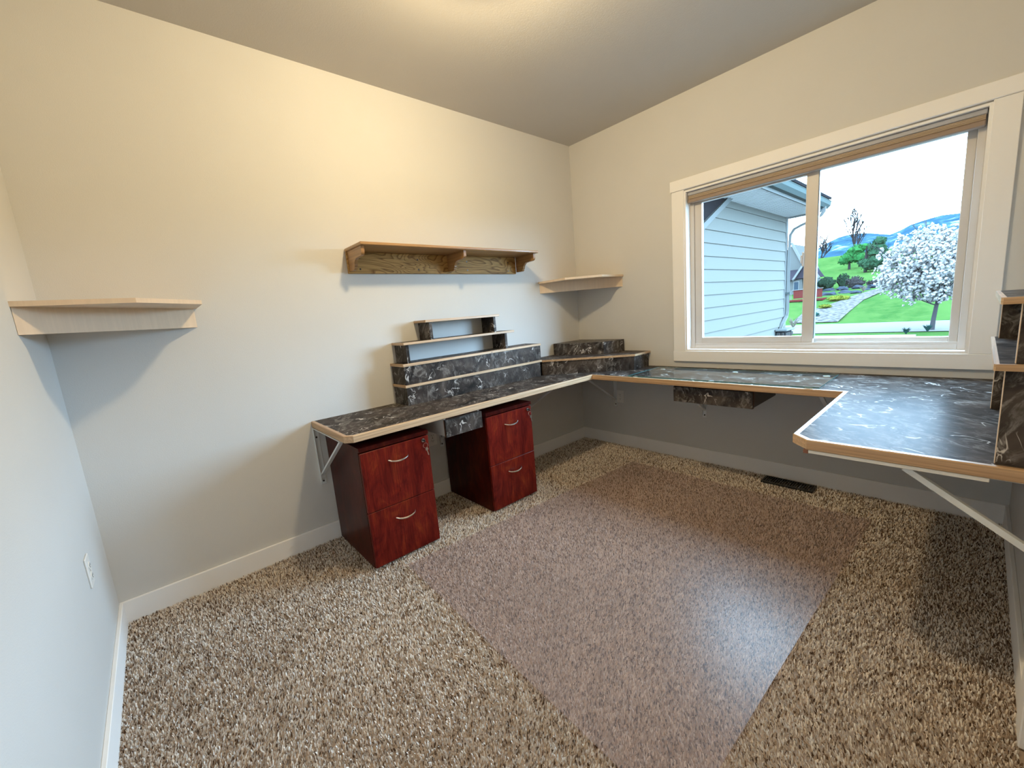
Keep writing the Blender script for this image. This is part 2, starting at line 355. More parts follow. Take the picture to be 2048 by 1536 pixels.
# ------------------------------------------------------------------ the long built-in desk (one continuous worktop)
desk = empty('corner_desk', (0,0,0), label='U-shaped wall-mounted dark marble laminate desk with oak edge', cat='desk')
dA, dB, xP, yP, yE = .563, .560, 2.113, -1.450, -2.474
e = .018   # oak edge thickness (depth)
ET = .036
outer = [(0,yE),(dA-.035,yE),(dA,yE+.035),(dA,-dB),(xP,-dB),(xP,yP+.055),(xP+.055,yP),(W,yP)]
inner = [(0,yE+e),(dA-.035-e*.4,yE+e),(dA-e,yE+.035+e*.4),(dA-e,-dB+e),(xP+e,-dB+e),(xP+e,yP+.055+e*.4),(xP+.055+e*.4,yP+e),(W,yP+e)]
MB().prism([(0,0)]+inner+[(W,0)], 2, DZ-ET+.006, DZ).build('worktop', M['marble_top'], desk)
segs = [(0,1,'y'),(1,2,'y'),(2,3,'y'),(3,4,'x'),(4,5,'y'),(5,6,'y'),(6,7,'x')]
for a, b, g in segs:
    o_ = outer; i_ = inner
    mb = MB(); z0, z1, ch = DZ-ET, DZ+.0003, .003
    P0, P1, Q0, Q1 = Vector((*o_[a],0)), Vector((*o_[b],0)), Vector((*i_[a],0)), Vector((*i_[b],0))
    nrm = ((P0-Q0).normalized() if a not in (0,) else Vector((0,-1,0)))
    def pr(P, Q): # profile at one end: outer bottom, outer top chamfer, inner top, inner bottom
        d = (Q-P).normalized()*ch
        return [P+d+Vector((0,0,z0)), P+Vector((0,0,z0+ch)), P+Vector((0,0,z1-ch)), P+d+Vector((0,0,z1)), Q+Vector((0,0,z1)), Q+Vector((0,0,z0))]
    mb.add(pr(P0,Q0)+pr(P1,Q1), [(5,4,3,2,1,0),(6,7,8,9,10,11)]+[(i,(i+1)%6,(i+1)%6+6,i+6) for i in range(6)])
    ax = 'oak_x' if (a in (0,3,6)) else 'oak_y'
    mb.build('edge_band', M[ax], desk)
# shared look: back cleat strip by the window wall
B(xP+.06, 2.587, yP+.002, yP+.020, DZ-ET-.012, DZ-ET-.0005, .001).build('cleat', M['lightbox'], desk)
B(xP+.045, xP+.0595, yP+.002, yP+.022, DZ-ET-.014, DZ-ET-.0005, .001).build('cleat_block', M['brownwood'], desk)

# shelf brackets under the desk
def bracket(name_label, loc, rz, reach=.45, drop=.35, slo=.29, sw=.020, sh=.010):
    o = empty('shelf_bracket', loc, rz, label=name_label, cat='bracket', group='white steel brackets under the desk')
    top = DZ-ET-.0015
    B(0, .004, -.015, .015, top-drop, top).build('wall_plate', M['bracket'], o)
    q = MB(); q.box(.004, .018, -.015, -.012, top-drop+.02, top-.004); q.build('rib', M['bracket'], o)
    B(.004, reach, -.015, .015, top-.004, top).build('arm', M['bracket'], o)
    MB().bar((.006, 0, top-slo), (reach-.01, 0, top-.002-sh*.7), sw, sh, (0,0,1)).build('strut', M['bracket'], o)
    for z in (top-drop+.02, top-.06):
        MB().tube([(.004,0,z),(.007,0,z)], .0055, 8).build('screw', M['screw'], o)
    return o
bracket('white steel desk bracket at the left end of the desk, left of the near cabinet', (0, -2.4605, 0), 0)
bracket('white steel desk bracket between the two cabinets, beside the outlet', (0, -1.631, 0), 0)
bracket('white steel desk bracket behind the far cabinet', (0, -.843, 0), 0)
bracket('white steel desk bracket by the outlet on the window wall', (.385, 0, 0), -math.pi/2)
bracket('white steel desk bracket behind the drawer on the window wall', (1.188, 0, 0), -math.pi/2)
bracket('white steel desk bracket at the right end of the window wall', (1.995, 0, 0), -math.pi/2)
bracket('large white diagonal bracket under the right desk wing', (W, -1.4185, 0), math.pi, reach=.30, drop=.30, slo=.212, sw=.022, sh=.017)

# pencil drawers
def pencil(label, loc, rz, wdt, dep, boxmat):
    o = empty('pencil_drawer', loc, rz, label=label, cat='drawer')
    z0, z1 = .588, .690
    B(-.003, .012, -wdt/2, wdt/2, z0, z1, .001).build('drawer_front', M['marble'], o)
    B(-.008, -.0035, -wdt/2-.001, wdt/2+.001, z0-.001, z1+.001).build('front_backing', M['brownwood'], o)
    q = MB(); q.box(-dep, -.009, -wdt/2+.004, -wdt/2+.016, z0+.002, z1+.006); q.box(-dep, -.009, wdt/2-.016, wdt/2-.004, z0+.002, z1+.006)
    q.box(-dep, -dep+.012, -wdt/2+.016, wdt/2-.016, z0+.002, z1+.006); q.box(-dep+.012, -.009, -wdt/2+.016, wdt/2-.016, z0+.002, z0+.010)
    q.build('drawer_box', boxmat, o)
    for s in (-1, 1):
        B(-dep, -.012, s*(wdt/2-.003)-.004, s*(wdt/2-.003)+.004, z1+.007, DZ-ET-.0005).build('runner', M['bracket'], o)
    return o
pencil('small marble-fronted pencil drawer between the two cherry cabinets', (.540, -1.781, 0), 0, .262, .40, M['lightbox'])
M['darkbox'] = mat('drawer_box_dark', (.10, .075, .06), .5)
pencil('wide marble-fronted pencil drawer under the window desk', (1.446, -.505, 0), -math.pi/2, .486, .42, M['darkbox'])

# ------------------------------------------------------------------ file cabinets
def cabinet(label):
    o = empty('file_cabinet', (.02, -2.415, 0), label=label, cat='file cabinet', group='cherry two-drawer file cabinets under the left desk run')
    w, d = .390, .500; s = .016
    q = MB(); q.box(0, d, 0, s, 0, .640); q.box(0, d, w-s, w, 0, .640); q.box(0, s, s, w-s, 0, .640); q.box(s, d, s, w-s, .012, .03); q.box(d-.03, d-.012, s, w-s, .0, .05)
    q.build('carcass', M['cherry_side'], o)
    B(-.002, d+.020, -.002, w+.002, .640, .662, .0015).build('cabinet_top', M['cherry_side'], o)
    for z0, z1 in ((.006, .3095), (.3130, .6325)):
        dd = B(d+.001, d+.019, .001, w-.001, z0, z1, .0015).build('drawer', M['cherry'], o)
        zc = z1-.078; yc = w/2+.005; x0 = d+.019
        pts = []
        for i in range(13):
            tt = -1 + i/6; pts.append((x0+.004+.020*(1-tt*tt)**.6 if abs(tt) < 1 else x0+.0005, yc+tt*.056, zc-.010*(1-tt*tt)+.004))
        MB().tube(pts, [.0034+.0016*(1-abs(-1+i/6)) for i in range(13)], 8).build('handle', M['chrome'], dd, True)
        sd = MB(); sd.box(.03, d, s+.012, s+.022, z0+.02, z1-.03); sd.box(.03, d, w-s-.022, w-s-.012, z0+.02, z1-.03); sd.box(.03, d, s+.022, w-s-.022, z0+.02, z0+.028)
        sd.build('drawer_body', M['darkbox'], dd)
    lk = MB().tube([(d+.019, w-.035, .612), (d+.023, w-.035, .612)], .0105, 16).build('lock', M['chrome'], o, True)
    MB().tube([(d+.0228, w-.035, .612), (d+.0238, w-.035, .612)], .006, 12).build('keyhole', M['slot'], lk)
    return o
cab = cabinet('cherry two-drawer file cabinet nearest the camera, at the left end of the desk')
cab2 = copy_tree(cab); cab2.location = (.02, -1.610, 0); cab2['label'] = 'cherry two-drawer file cabinet farther from the camera, toward the room corner'
def keys(loc, label, ringonly):
    o = empty('key_ring', loc, label=label, cat='keys')
    # key standing in the lock, ring through its bow, second key hanging
    q = MB(); q.box(.0, .006, -.0012, .0012, -.003, .003); q.prism([(.014+math.cos(a)*.0095, math.sin(a)*.0085) for a in [k*math.pi/6 for k in range(12)]], 1, -.001, .001)
    q.build('key', M['slot'], o)
    rz = -.026; R_ = .014
    MB().tube([(.018, math.cos(a)*R_, rz+math.sin(a)*R_) for a in [k*math.pi/8 for k in range(17)]], .0011, 6).build('ring', M['chrome'], o, True)
    yy = .006
    q = MB(); q.prism([(yy+math.cos(a)*.009, rz-.022+math.sin(a)*.010) for a in [k*math.pi/6 for k in range(12)]], 0, .0165, .0185)
    q.prism([(yy-.002, rz-.030), (yy+.004, rz-.030), (yy+.010, rz-.056), (yy+.007, rz-.060), (yy+.003, rz-.054)], 0, .0168, .0182)
    q.build('key', M['chrome'], o)
    return o
keys((.5445, -2.060, .612), 'keys hanging from the lock of the near cherry cabinet', False)
keys((.5445, -1.255, .612), 'keys hanging from the lock of the far cherry cabinet', True)

# ------------------------------------------------------------------ tiered riser on the left desk run
rs = empty('desktop_riser', (0, -1.33, DZ), label='four-tier stepped marble riser with pale oak edges on the left desk run', cat='riser')
def part(mb, n, m_): return rel(mb.build(n, m_, rs))
y0, y1, xd = -1.938, -.724, .178
part(B(xd-.014, xd, y0+.014, y1, DZ+.0005, .8535), 'front_panel', M['marble'])
part(B(xd-.014, xd, y0+.014, y1, .872, .988), 'front_panel', M['marble'])
part(B(.002, xd, y0, y0+.0135, DZ+.0005, .8535), 'end_panel', M['marble'])
part(B(.002, xd, y0, y0+.0135, .872, .988), 'end_panel', M['marble'])
part(B(.002, xd, y1-.0135, y1-.0, DZ+.0005, .8535).box(.002, xd-.0145, y1-.0135, y1, .872, .988), 'end_panel', M['marble'])
def edge(z0, z1, xf, ya, yb, left=True, right=False):
    part(B(xf-.010, xf, ya, yb, z0, z1, .0015), 'edge_band', M['oak_y'])
    if left: part(B(.002, xf-.0105, ya, ya+.010, z0, z1, .0015), 'edge_band', M['oak_x'])
    if right: part(B(.002, xf-.0105, yb-.010, yb, z0, z1, .0015), 'edge_band', M['oak_x'])
edge(.854, .8715, xd+.006, y0-.008, y1+.004)
part(B(.002, xd-.005, y0+.002, y1, .855, .871), 'shelf', M['marble'])
edge(.9885, 1.006, xd+.006, y0-.008, y1+.004)
part(B(.002, xd-.005, y0+.002, y1, .9887, 1.0055), 'shelf', M['marble_top'])
part(MB().tube([(xd+.0055, -1.235, .997), (xd+.0068, -1.235, .997)], .0035, 8), 'screw', M['slot'])
for (ya, yb, z0, z1, xb, pa, pb, th) in ((-1.918, -.985, 1.1215, 1.1375, .170, -1.900, -1.075, .020), (-1.740, -1.113, 1.2515, 1.2675, .160, -1.708, -1.165, .020)):
    zb = 1.006 if z0 < 1.2 else 1.138
    for p_ in (pa, pb-th+.02):
        part(B(.004, xb-.012, p_, p_+th, zb, z0-.0005), 'upright', M['marble'])
        part(B(xb-.0118, xb-.0105, p_, p_+th, zb, z0-.0005), 'upright_face', M['marble'])
    part(B(.002, xb-.0105, ya+.0105, yb-.0005, z0+.0003, z1-.0003), 'shelf', M['marble_top'])
    edge(z0, z1, xb, ya, yb)

# corner riser
cr = empty('corner_riser', (0,0,DZ), label='low marble corner riser with pale oak front edge in the room corner', cat='riser')
base_ = [(.002,-.002),(.002,-.700),(.175,-.705),(.738,-.242),(.725,-.002)]
rel(MB().prism(base_, 2, DZ+.0005, .8495).build('base', M['marble'], cr))
tp = [(.002,-.002),(.002,-.718),(.180,-.718),(.750,-.242),(.745,-.002)]
tin = [(.002,-.002),(.002,-.7175),(.168,-.7175),(.7385,-.2365),(.7335,-.002)]
rel(MB().prism(tin, 2, .850, .8652).build('top', M['marble_top'], cr))
def strip(P, Q, P2, Q2, z0, z1, m_, par):
    return rel(MB().prism([P, Q, Q2, P2], 2, z0, z1).build('edge_band', m_, par))
strip(tp[2], tp[3], tin[2], tin[3], .850, .8656, M['oak_x'], cr); strip(tp[3], tp[4], tin[3], tin[4], .850, .8656, M['oak_y'], cr)
cbx = MB().prism([(.012,-.012),(.012,-.385),(.150,-.395),(.450,-.240),(.500,-.090),(.500,-.012)], 2, .8662, .966).build('riser_box', M['marble'])
tag(cbx, 'small dark marble box standing on the corner riser', 'riser box')

# right riser (against the right wall)
rr = empty('shelf_riser', (W, -1.05, DZ), label='two-tier open riser at the far right, on the right desk wing', cat='riser')
def rpart(mb, n, m_): return rel(mb.build(n, m_, rr))
xw = W-.001
for ya, z0, z1, xa in ((-1.418, DZ+.0005, .9995, 2.592), (-.700, DZ+.0005, .9995, 2.590), (-1.414, 1.0185, 1.1735, 2.608), (-.735, 1.0185, 1.1735, 2.590)):
    rpart(B(xa+.002, xw, ya, ya+.018, z0, z1), 'upright', M['marble'])
    rpart(B(xa, xa+.0018, ya-.0003, ya+.0183, z0, z1), 'edge_band', M['birch'])
for xa, ya, yb, z0, z1 in ((2.572, -1.432, -.675, 1.000, 1.018), (2.572, -1.420, -.715, 1.174, 1.192)):
    rpart(B(xa+.010, xw, ya+.010, yb, z0+.0003, z1-.0003), 'shelf', M['marble_top'])
    rpart(MB().prism([(xa,ya+.004),(xa+.004,ya),(xa+.010,ya+.010),(xa+.010,yb),(xa,yb)], 2, z0, z1), 'edge_band', M['oak_y'])
    rpart(MB().prism([(xa+.004,ya),(xw,ya),(xw,ya+.0098),(xa+.0102,ya+.0098)], 2, z0, z1), 'edge_band', M['oak_x'])

# glass sheet on the window desk
gp = empty('glass_sheet', (1.447, -.335, DZ), label='clear glass sheet on small pads, lying on the window desk', cat='glass sheet')
gx0, gx1, gy0, gy1, gz = .880, 2.014, -.553, -.118, DZ+.0065
rel(B(gx0, gx1, gy0, gy1, gz, gz+.0055).build('pane', M['deskglass'], gp))
q = MB(); q.box(gx0-.0008, gx0-.0001, gy0, gy1, gz, gz+.0055); q.box(gx1+.0001, gx1+.0008, gy0, gy1, gz, gz+.0055); q.box(gx0, gx1, gy0-.0008, gy0-.0001, gz, gz+.0055); q.box(gx0, gx1, gy1+.0001, gy1+.0008, gz, gz+.0055)
rel(q.build('polished_edge', M['glassedge'], gp))
M['pad'] = mat('white_pad', (.85,.85,.85), .5)
for x, y in ((.945,-.175),(1.465,-.165),(1.965,-.160),(.925,-.530),(1.455,-.525),(1.965,-.535)):
    rel(MB().prism([(x+math.cos(a)*.018, y+math.sin(a)*.013) for a in [k*math.pi/6 for k in range(12)]], 2, DZ+.0004, gz-.0003).build('pad', M['pad'], gp))

# chair mat on the carpet
mp = [(.757,-.346),(.625,-2.282),(2.150,-2.345),(2.227,-.362)]
cm = MB().prism([(x, y) for x, y in mp], 2, .0022, .0047).build('chair_mat', M['mat'])
tag(cm, 'clear plastic chair mat lying on the carpet inside the desk U', 'chair mat')

# ------------------------------------------------------------------ wall shelves
def corner_shelf(loc, rz, label, hgt):
    o = empty('corner_shelf', loc, rz, label=label, cat='shelf')
    P = [(0,0),(0,-.510),(.300,-.510),(.510,-.300),(.510,0)]
    MB().prism(P, 2, -.017, 0).build('shelf_board', M['birch'], o)
    d = .018*math.sqrt(2)
    MB().prism([(.001,-.500),(.500,-.001),(.500-d,-.001),(.001,-.500+d)], 2, -hgt, -.0172).build('apron', M['birch'], o)
    MB().box(.001, .475-.03, -.019, -.001, -hgt+.03, -.0172).build('cleat', M['birch'], o)
    MB().box(.001, .019, -.445, -.02, -hgt+.03, -.0172).build('cleat', M['birch'], o)
    return o
corner_shelf((0,0,1.512), 0, 'pale wood corner shelf in the far room corner beside the window', .098)
corner_shelf((0,-L,1.428), math.pi/2, 'pale wood corner shelf in the near left corner', .106)

os_ = empty('oak_wall_shelf', (0,-1.44,1.65), label='long oak wall shelf on three scroll brackets above the riser', cat='shelf')
def opart(mb, n, m_, **k): return rel(mb.build(n, m_, os_, **k))
opart(B(.0005, .248, -2.138, -.738, 1.705, 1.723, .004), 'shelf_board', M['oak_shelf'])
opart(B(.0005, .019, -2.134, -.776, 1.578, 1.7045, .002), 'back_board', M['oak_panel'])
prof = [(.0195,1.7045),(.226,1.7045),(.226,1.675)]
for i in range(7): a = -i*math.pi/12; prof.append((.226-.022+.022*math.cos(a), 1.675+.022*math.sin(a)))
prof += [(.165,1.651)]
for i in range(8): a = math.pi/2 + i*math.pi/14; prof.append((.150+.0*i+.052*math.cos(a)*.9, 1.612-.0+.038*math.sin(a)))
prof += [(.100,1.606)]
for i in range(6): a = -i*math.pi/10; prof.append((.078+.018*math.cos(a), 1.606+.018*math.sin(a)))
prof += [(.0195,1.590)]
for yb in (-2.128, -1.430, -.775):
    opart(MB().prism(prof, 1, yb, yb+.019), 'scroll_bracket', M['oak_br'], smooth=False)
for y, z in ((-2.062,1.670),(-2.062,1.604),(-1.665,1.668),(-1.665,1.603),(-1.261,1.664),(-1.261,1.603),(-.860,1.665),(-.862,1.600)):
    opart(MB().tube([(.0188,y,z),(.0198,y,z)], .0055, 8), 'screw', M['screw'])

# ceiling fixture that gives the warm light (above and behind the view)
lf = empty('ceiling_light', (1.26, -1.92, H), label='round flush ceiling light above the middle of the room', cat='ceiling light')
M['lampglow'] = mat('lamp_diffuser', (.9,.9,.9), .5)
MB().tube([(0,0,0),(0,0,-.05),(0,0,-.055),(0,0,-.072)], [.09,.09,.22,.235], 32).build('shield_canopy', M['trim'], lf)  # unseen wide disk, shaped to keep the lamp's light off the ceiling

# ================================================================== outside
GZ = -.8
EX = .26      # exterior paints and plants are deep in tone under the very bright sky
def interp(v, pts):
    if v <= pts[0][0]: return pts[0][1]
    for (a, za), (b, zb) in zip(pts, pts[1:]):
        if v <= b:
            k = (v-a)/(b-a); k = k*k*(3-2*k) if False else k; return za+(zb-za)*k
    return pts[-1][1]
PROF = [(0,GZ),(26,GZ),(28,-.72),(33,-.12),(38,.33),(42,.90),(46,1.12),(60,1.55),(70,2.95),(75,3.65),(88,5.6),(100,7.25),(106,7.6),(125,6.5),(200,0),(320,-2)]
def gh(x, y):
    z = interp(y, PROF)
    if y > 27: z += .10*noise.noise(Vector((x*.15, y*.15, 0)))*min(1, (y-27)/8)
    return z
def grass_mat(name, a, b, sc):
    m = mat(name, a, .95, spec=.1); t = NT(m); v = t.coords((1, .45, 1)); f = t.noise(v, sc, 5, .65, .4); f2 = t.noise(v, sc*.13, 3)
    c = t.mix(t.ramp(f, [(.35,(0,0,0)),(.65,(1,1,1))]), a, b); t.col(t.mix(t.ramp(f2, [(.4,(0,0,0)),(.65,(.5,.5,.5))]), c, tuple(x*1.25 for x in b))); return m
M['grass'] = grass_mat('lawn_grass', (.036,.100,.024), (.070,.135,.036), 1.6)
M['asphalt'] = mat('pale_street', (.22,.21,.20), .9); M['concrete'] = mat('concrete_walk', (.36,.34,.32), .9)
M['gravel'] = mat('gravel', (.11,.105,.10), .95); t = NT(M['gravel']); v = t.n('ShaderNodeTexVoronoi'); v.inputs['Scale'].default_value = 4.5; t.l(t.coords(), v.inputs['Vector']); t.col(t.ramp(v.outputs['Distance'], [(.1,(.24,.22,.205)),(.7,(.10,.09,.085))]))
M['mount'] = mat('hazed_mountain_forest', (.03,.055,.09), 1); t = NT(M['mount']); f = t.noise(t.coords((1,1,1.6)), .055, 7, .65, .6)  # slate blue base colour paints distance haze over the forest
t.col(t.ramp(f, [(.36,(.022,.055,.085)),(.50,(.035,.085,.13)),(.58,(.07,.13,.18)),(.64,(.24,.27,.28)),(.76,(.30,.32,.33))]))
M['siding'] = mat('pale_siding', (.25,.25,.225), .6)
M['exttrim'] = mat('exterior_trim', (.26,.27,.26), .5); M['soffit'] = mat('soffit_metal', (.85,.85,.82), .5); M['gutter'] = mat('gutter_metal', (.13,.165,.16), .35)
M['darkrecess'] = mat('dark_shingle', (.035,.035,.04), .9)
M['stone'] = mat('stone_veneer', (.09,.085,.08), .9)
M['bark'] = mat('bark', (.045,.038,.038), .95); M['bark2'] = mat('pale_bark', (.075,.07,.075), .95)
M['blossom'] = mat('white_blossom', (.50,.47,.45), .8)
M['leafg'] = mat('spring_leaves', (.035,.16,.045), .8); M['leafd'] = mat('evergreen_leaves', (.035,.085,.045), .85)
M['shrub'] = mat('shrub_leaves', (.025,.05,.03), .9); M['shrubp'] = mat('bare_purple_shrub', (.05,.045,.045), .95); M['yellow'] = mat('golden_juniper', (.15,.165,.025), .9)
M['bluejun'] = mat('blue_juniper', (.02,.07,.06), .9); M['rock'] = mat('landscape_rock', (.055,.065,.085), .95); M['straw'] = mat('straw_grass', (.20,.17,.13), .9)
M['hwall'] = mat('far_house_wall', (.15,.15,.14), .8); M['hroof'] = mat('far_house_roof', (.045,.038,.048), .9); M['htrim'] = mat('far_house_trim', (.22,.22,.21), .7)
M['deckred'] = mat('red_deck_paint', (.16,.035,.030), .8); M['hglass'] = mat('far_window_glass', (.05,.07,.09), .15)

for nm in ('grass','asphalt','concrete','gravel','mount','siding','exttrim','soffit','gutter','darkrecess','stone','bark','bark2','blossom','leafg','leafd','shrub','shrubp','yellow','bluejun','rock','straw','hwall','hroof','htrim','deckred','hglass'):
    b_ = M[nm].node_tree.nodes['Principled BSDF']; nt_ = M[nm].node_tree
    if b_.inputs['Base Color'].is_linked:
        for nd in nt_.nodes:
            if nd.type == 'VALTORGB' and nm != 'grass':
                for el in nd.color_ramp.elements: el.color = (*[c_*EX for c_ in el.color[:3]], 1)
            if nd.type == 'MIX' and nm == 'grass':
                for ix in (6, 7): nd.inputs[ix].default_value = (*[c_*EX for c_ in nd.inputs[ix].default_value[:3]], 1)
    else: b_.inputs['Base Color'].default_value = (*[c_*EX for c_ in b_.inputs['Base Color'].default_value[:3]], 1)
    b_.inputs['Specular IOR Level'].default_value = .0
# ground as heightfield with a fitted grid
def terrain():
    xs = [-70+i*2.5 for i in range(45)]; ys = [.16,4,8,12,16,20,23,26,27]+[28+i*1.5 for i in range(20)]+[60+i*3 for i in range(16)]+[110,125,150,200,260,320]
    q = MB(); nx = len(xs)
    q.add([(x, y, gh(x, y)) for y in ys for x in xs], [(j*nx+i, j*nx+i+1, (j+1)*nx+i+1, (j+1)*nx+i) for j in range(len(ys)-1) for i in range(nx-1)])
    o = q.build('lawn', M['grass'], smooth=True); return tag(o, 'green lawn rising to the hill beyond the street', 'lawn', kind='structure')
terrain()
o = MB().add([(-60,19.6,GZ+.03),(30,20.4,GZ+.03),(30,26.6,GZ+.03),(-60,25.0,GZ+.03)], [(0,1,2,3)]).build('street', M['asphalt']); o['kind'] = 'structure'
o = MB().box(-60, 1.0, 15.5, 18.6, GZ, GZ+.05).build('sidewalk', M['concrete']); o['kind'] = 'structure'
o = MB().box(-8, 6.0, .2, 12, GZ, GZ+.04).build('driveway', M['concrete']); o['kind'] = 'structure'
# gravel bed beside the boulders
q = MB(); A_ = [(-5.2,27),(-5.6,31),(-4.6,36),(-4.1,39),(-2.9,42.5)]; B_ = [(-2.9,27),(-3.05,31),(-3.1,36),(-2.7,39),(-1.4,43)]
pv = []
for (a, b), (c_, d_) in zip(A_, B_):
    for k in range(5): x = a+(c_-a)*k/4; y = b+(d_-b)*k/4; pv.append((x, y, gh(x, y)+.05))
q.add(pv, [(j*5+i, j*5+i+1, (j+1)*5+i+1, (j+1)*5+i) for j in range(4) for i in range(4)])
tag(q.build('gravel_bed', M['gravel']), 'pale gravel bed running up between lawn and yellow shrubs', 'gravel', kind='stuff')

# mountains (real ridge a few hundred metres off)
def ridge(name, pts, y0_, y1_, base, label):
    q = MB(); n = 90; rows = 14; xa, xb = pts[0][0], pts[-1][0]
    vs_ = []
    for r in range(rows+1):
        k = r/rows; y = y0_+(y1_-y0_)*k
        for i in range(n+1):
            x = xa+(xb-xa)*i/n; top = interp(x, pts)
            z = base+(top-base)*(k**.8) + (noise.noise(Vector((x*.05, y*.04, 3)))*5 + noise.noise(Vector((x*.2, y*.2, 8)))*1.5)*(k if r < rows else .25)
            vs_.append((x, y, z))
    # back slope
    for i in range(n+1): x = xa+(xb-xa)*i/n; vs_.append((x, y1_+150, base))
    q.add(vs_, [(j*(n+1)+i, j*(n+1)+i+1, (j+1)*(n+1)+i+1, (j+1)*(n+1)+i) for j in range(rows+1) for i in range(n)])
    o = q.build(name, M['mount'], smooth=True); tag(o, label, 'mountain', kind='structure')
ridge('mountain', [(-330,30),(-230,42),(-154,47.3),(-134,45.5),(-122,50.5),(-112,55.5),(-99,58.3),(-82,55.8),(-66,51.5),(-60,53),(-51,57.8),(-42,60),(-30,62.8),(-15,61),(20,66),(80,58),(200,40),(330,30)], 430, 600, -5, 'forested mountain ridge painted haze-blue with snow patches on the horizon')

# --- wing of the same house seen left in the window
X0 = -.10
hw = empty('house_wing', (X0, 3.4, GZ), label='pale siding wall of the house wing with soffit and gutter', cat='building')
def hp(mb, n, m_, par=None):
    o = mb.build(n, m_, par or hw)
    if par is None: rel(o)
    return o
B_core = MB().box(X0-3, X0-.03, .20, 6.60, GZ, 2.72); hp(B_core, 'wall_core', M['siding'])
zb = .754-.1825*8
for i in range(19):
    z0 = zb+.1825*i
    if z0 > 2.67: break
    z1 = min(z0+.190, 2.687)
    # lap board: proud at its foot, thin at its head
    ym = 6.62
    q = MB().prism([(X0-.03,z0),(X0+.003,z0),(X0-.014,z1),(X0-.03,z1)], 1, .21, ym)
    hp(q, 'siding_board', M['siding'])
hp(MB().box(X0-.09, X0+.010, 6.622, 6.72, GZ+.05, 2.69, .004), 'corner_board', M['exttrim'])
# soffit panels with ribs, and fascia
SXo = .42
q0 = MB()
n_ = 0
yv = 1.6
sp0 = MB().prism([(0,0),(.005,-.012),(.055,-.012),(.060,0),(.10,0),(.105,-.012),(.155,-.012),(.160,0),(.20,0),(.205,-.012),(.255,-.012),(.26,0),(.30,0),(.30,.01),(0,.01)], 0, X0-.045, SXo)
s0 = hp(sp0, 'soffit_panel', M['soffit']); s0.matrix_parent_inverse = Matrix.Identity(4); s0.location = (-X0, 1.0-3.4, 2.70-GZ)
for i in range(1, 19):
    s1 = s0.copy(); COL.objects.link(s1); s1.parent = hw; s1.location = (-X0, 1.0-3.4+.303*i, 2.70-GZ)
hp(MB().box(SXo+.001, SXo+.022, 1.0, 6.78, 2.675, 2.86), 'fascia', M['exttrim'])
hp(MB().prism([(SXo+.023,2.72),(SXo+.085,2.72),(SXo+.13,2.77),(SXo+.135,2.83),(SXo+.145,2.845),(SXo+.125,2.845),(SXo+.12,2.775),(SXo+.08,2.732),(SXo+.035,2.732),(SXo+.035,2.845),(SXo+.023,2.845)], 1, 1.0, 6.86), 'gutter', M['gutter'])
hp(MB().prism([(SXo+.14,2.862),(X0-3,4.3),(X0-3,4.34),(SXo+.15,2.90)], 1, 1.0, 6.82), 'roof_slab', M['darkrecess'])
hp(MB().box(SXo+.0, X0, 6.70, 6.78, 2.66, 2.71), 'end_fascia', M['exttrim'])
# downspout
dp = [(.50,6.62,2.735),(.50,6.62,2.66),(.46,6.62,2.60),(.38,6.63,2.555),(.15,6.66,2.49),(.02,6.68,2.44),(-.045,6.69,2.34),(-.055,6.69,2.1),(-.055,6.69,.86),(-.06,6.66,.76),(-.065,6.42,.62),(-.068,6.33,.52),(-.068,6.32,-.6),(-.02,6.25,-.7)]
ds_ = hp(MB().tube(dp, .036, 4), 'downspout', M['exttrim'])
hp(MB().box(X0+.0, X0+.09, 6.63, 6.74, 1.20, 1.235), 'strap', M['gutter'])
# porch brace at the near end over a flat dark panel painting the shaded porch opening
hp(MB().bar((X0+.035, 2.4, 2.0), (X0+.035, 3.88, 2.766), .05, .075, (0,0,1)), 'diagonal_brace', M['exttrim'])
hp(MB().prism([(1.9,1.77),(3.66,2.68),(1.9,2.68)], 0, X0+.004, X0+.02), 'shaded_opening_panel', M['darkrecess'])
# stone veneer pier: individual stones
hp(MB().box(X0+.02, X0+.16, 6.12, 6.55, GZ, .50), 'stone_backing', M['darkrecess'])
random.seed(3); zz = GZ+.04
while zz < .46:
    hgt = random.uniform(.07, .13); yy = 6.13
    while yy < 6.52:
        w_ = min(random.uniform(.09, .2), 6.54-yy)
        if w_ > .04: hp(MB().box(X0+.155, X0+.18+random.uniform(0,.02), yy, yy+w_-.012, zz, min(zz+hgt-.012, .49), .012), 'stone', M['stone'])
        yy += w_
    yy = X0+.02
    while yy < X0+.15:
        w_ = min(random.uniform(.08, .12), X0+.16-yy); hp(MB().box(yy, yy+w_-.01, 6.10-random.uniform(0,.02), 6.122, zz, min(zz+hgt-.012,.49), .01), 'stone', M['stone']); yy += w_
    zz += hgt
hp(MB().box(X0+.0, X0+.21, 6.08, 6.58, .50, .54, .01), 'cap_stone', M['exttrim'])

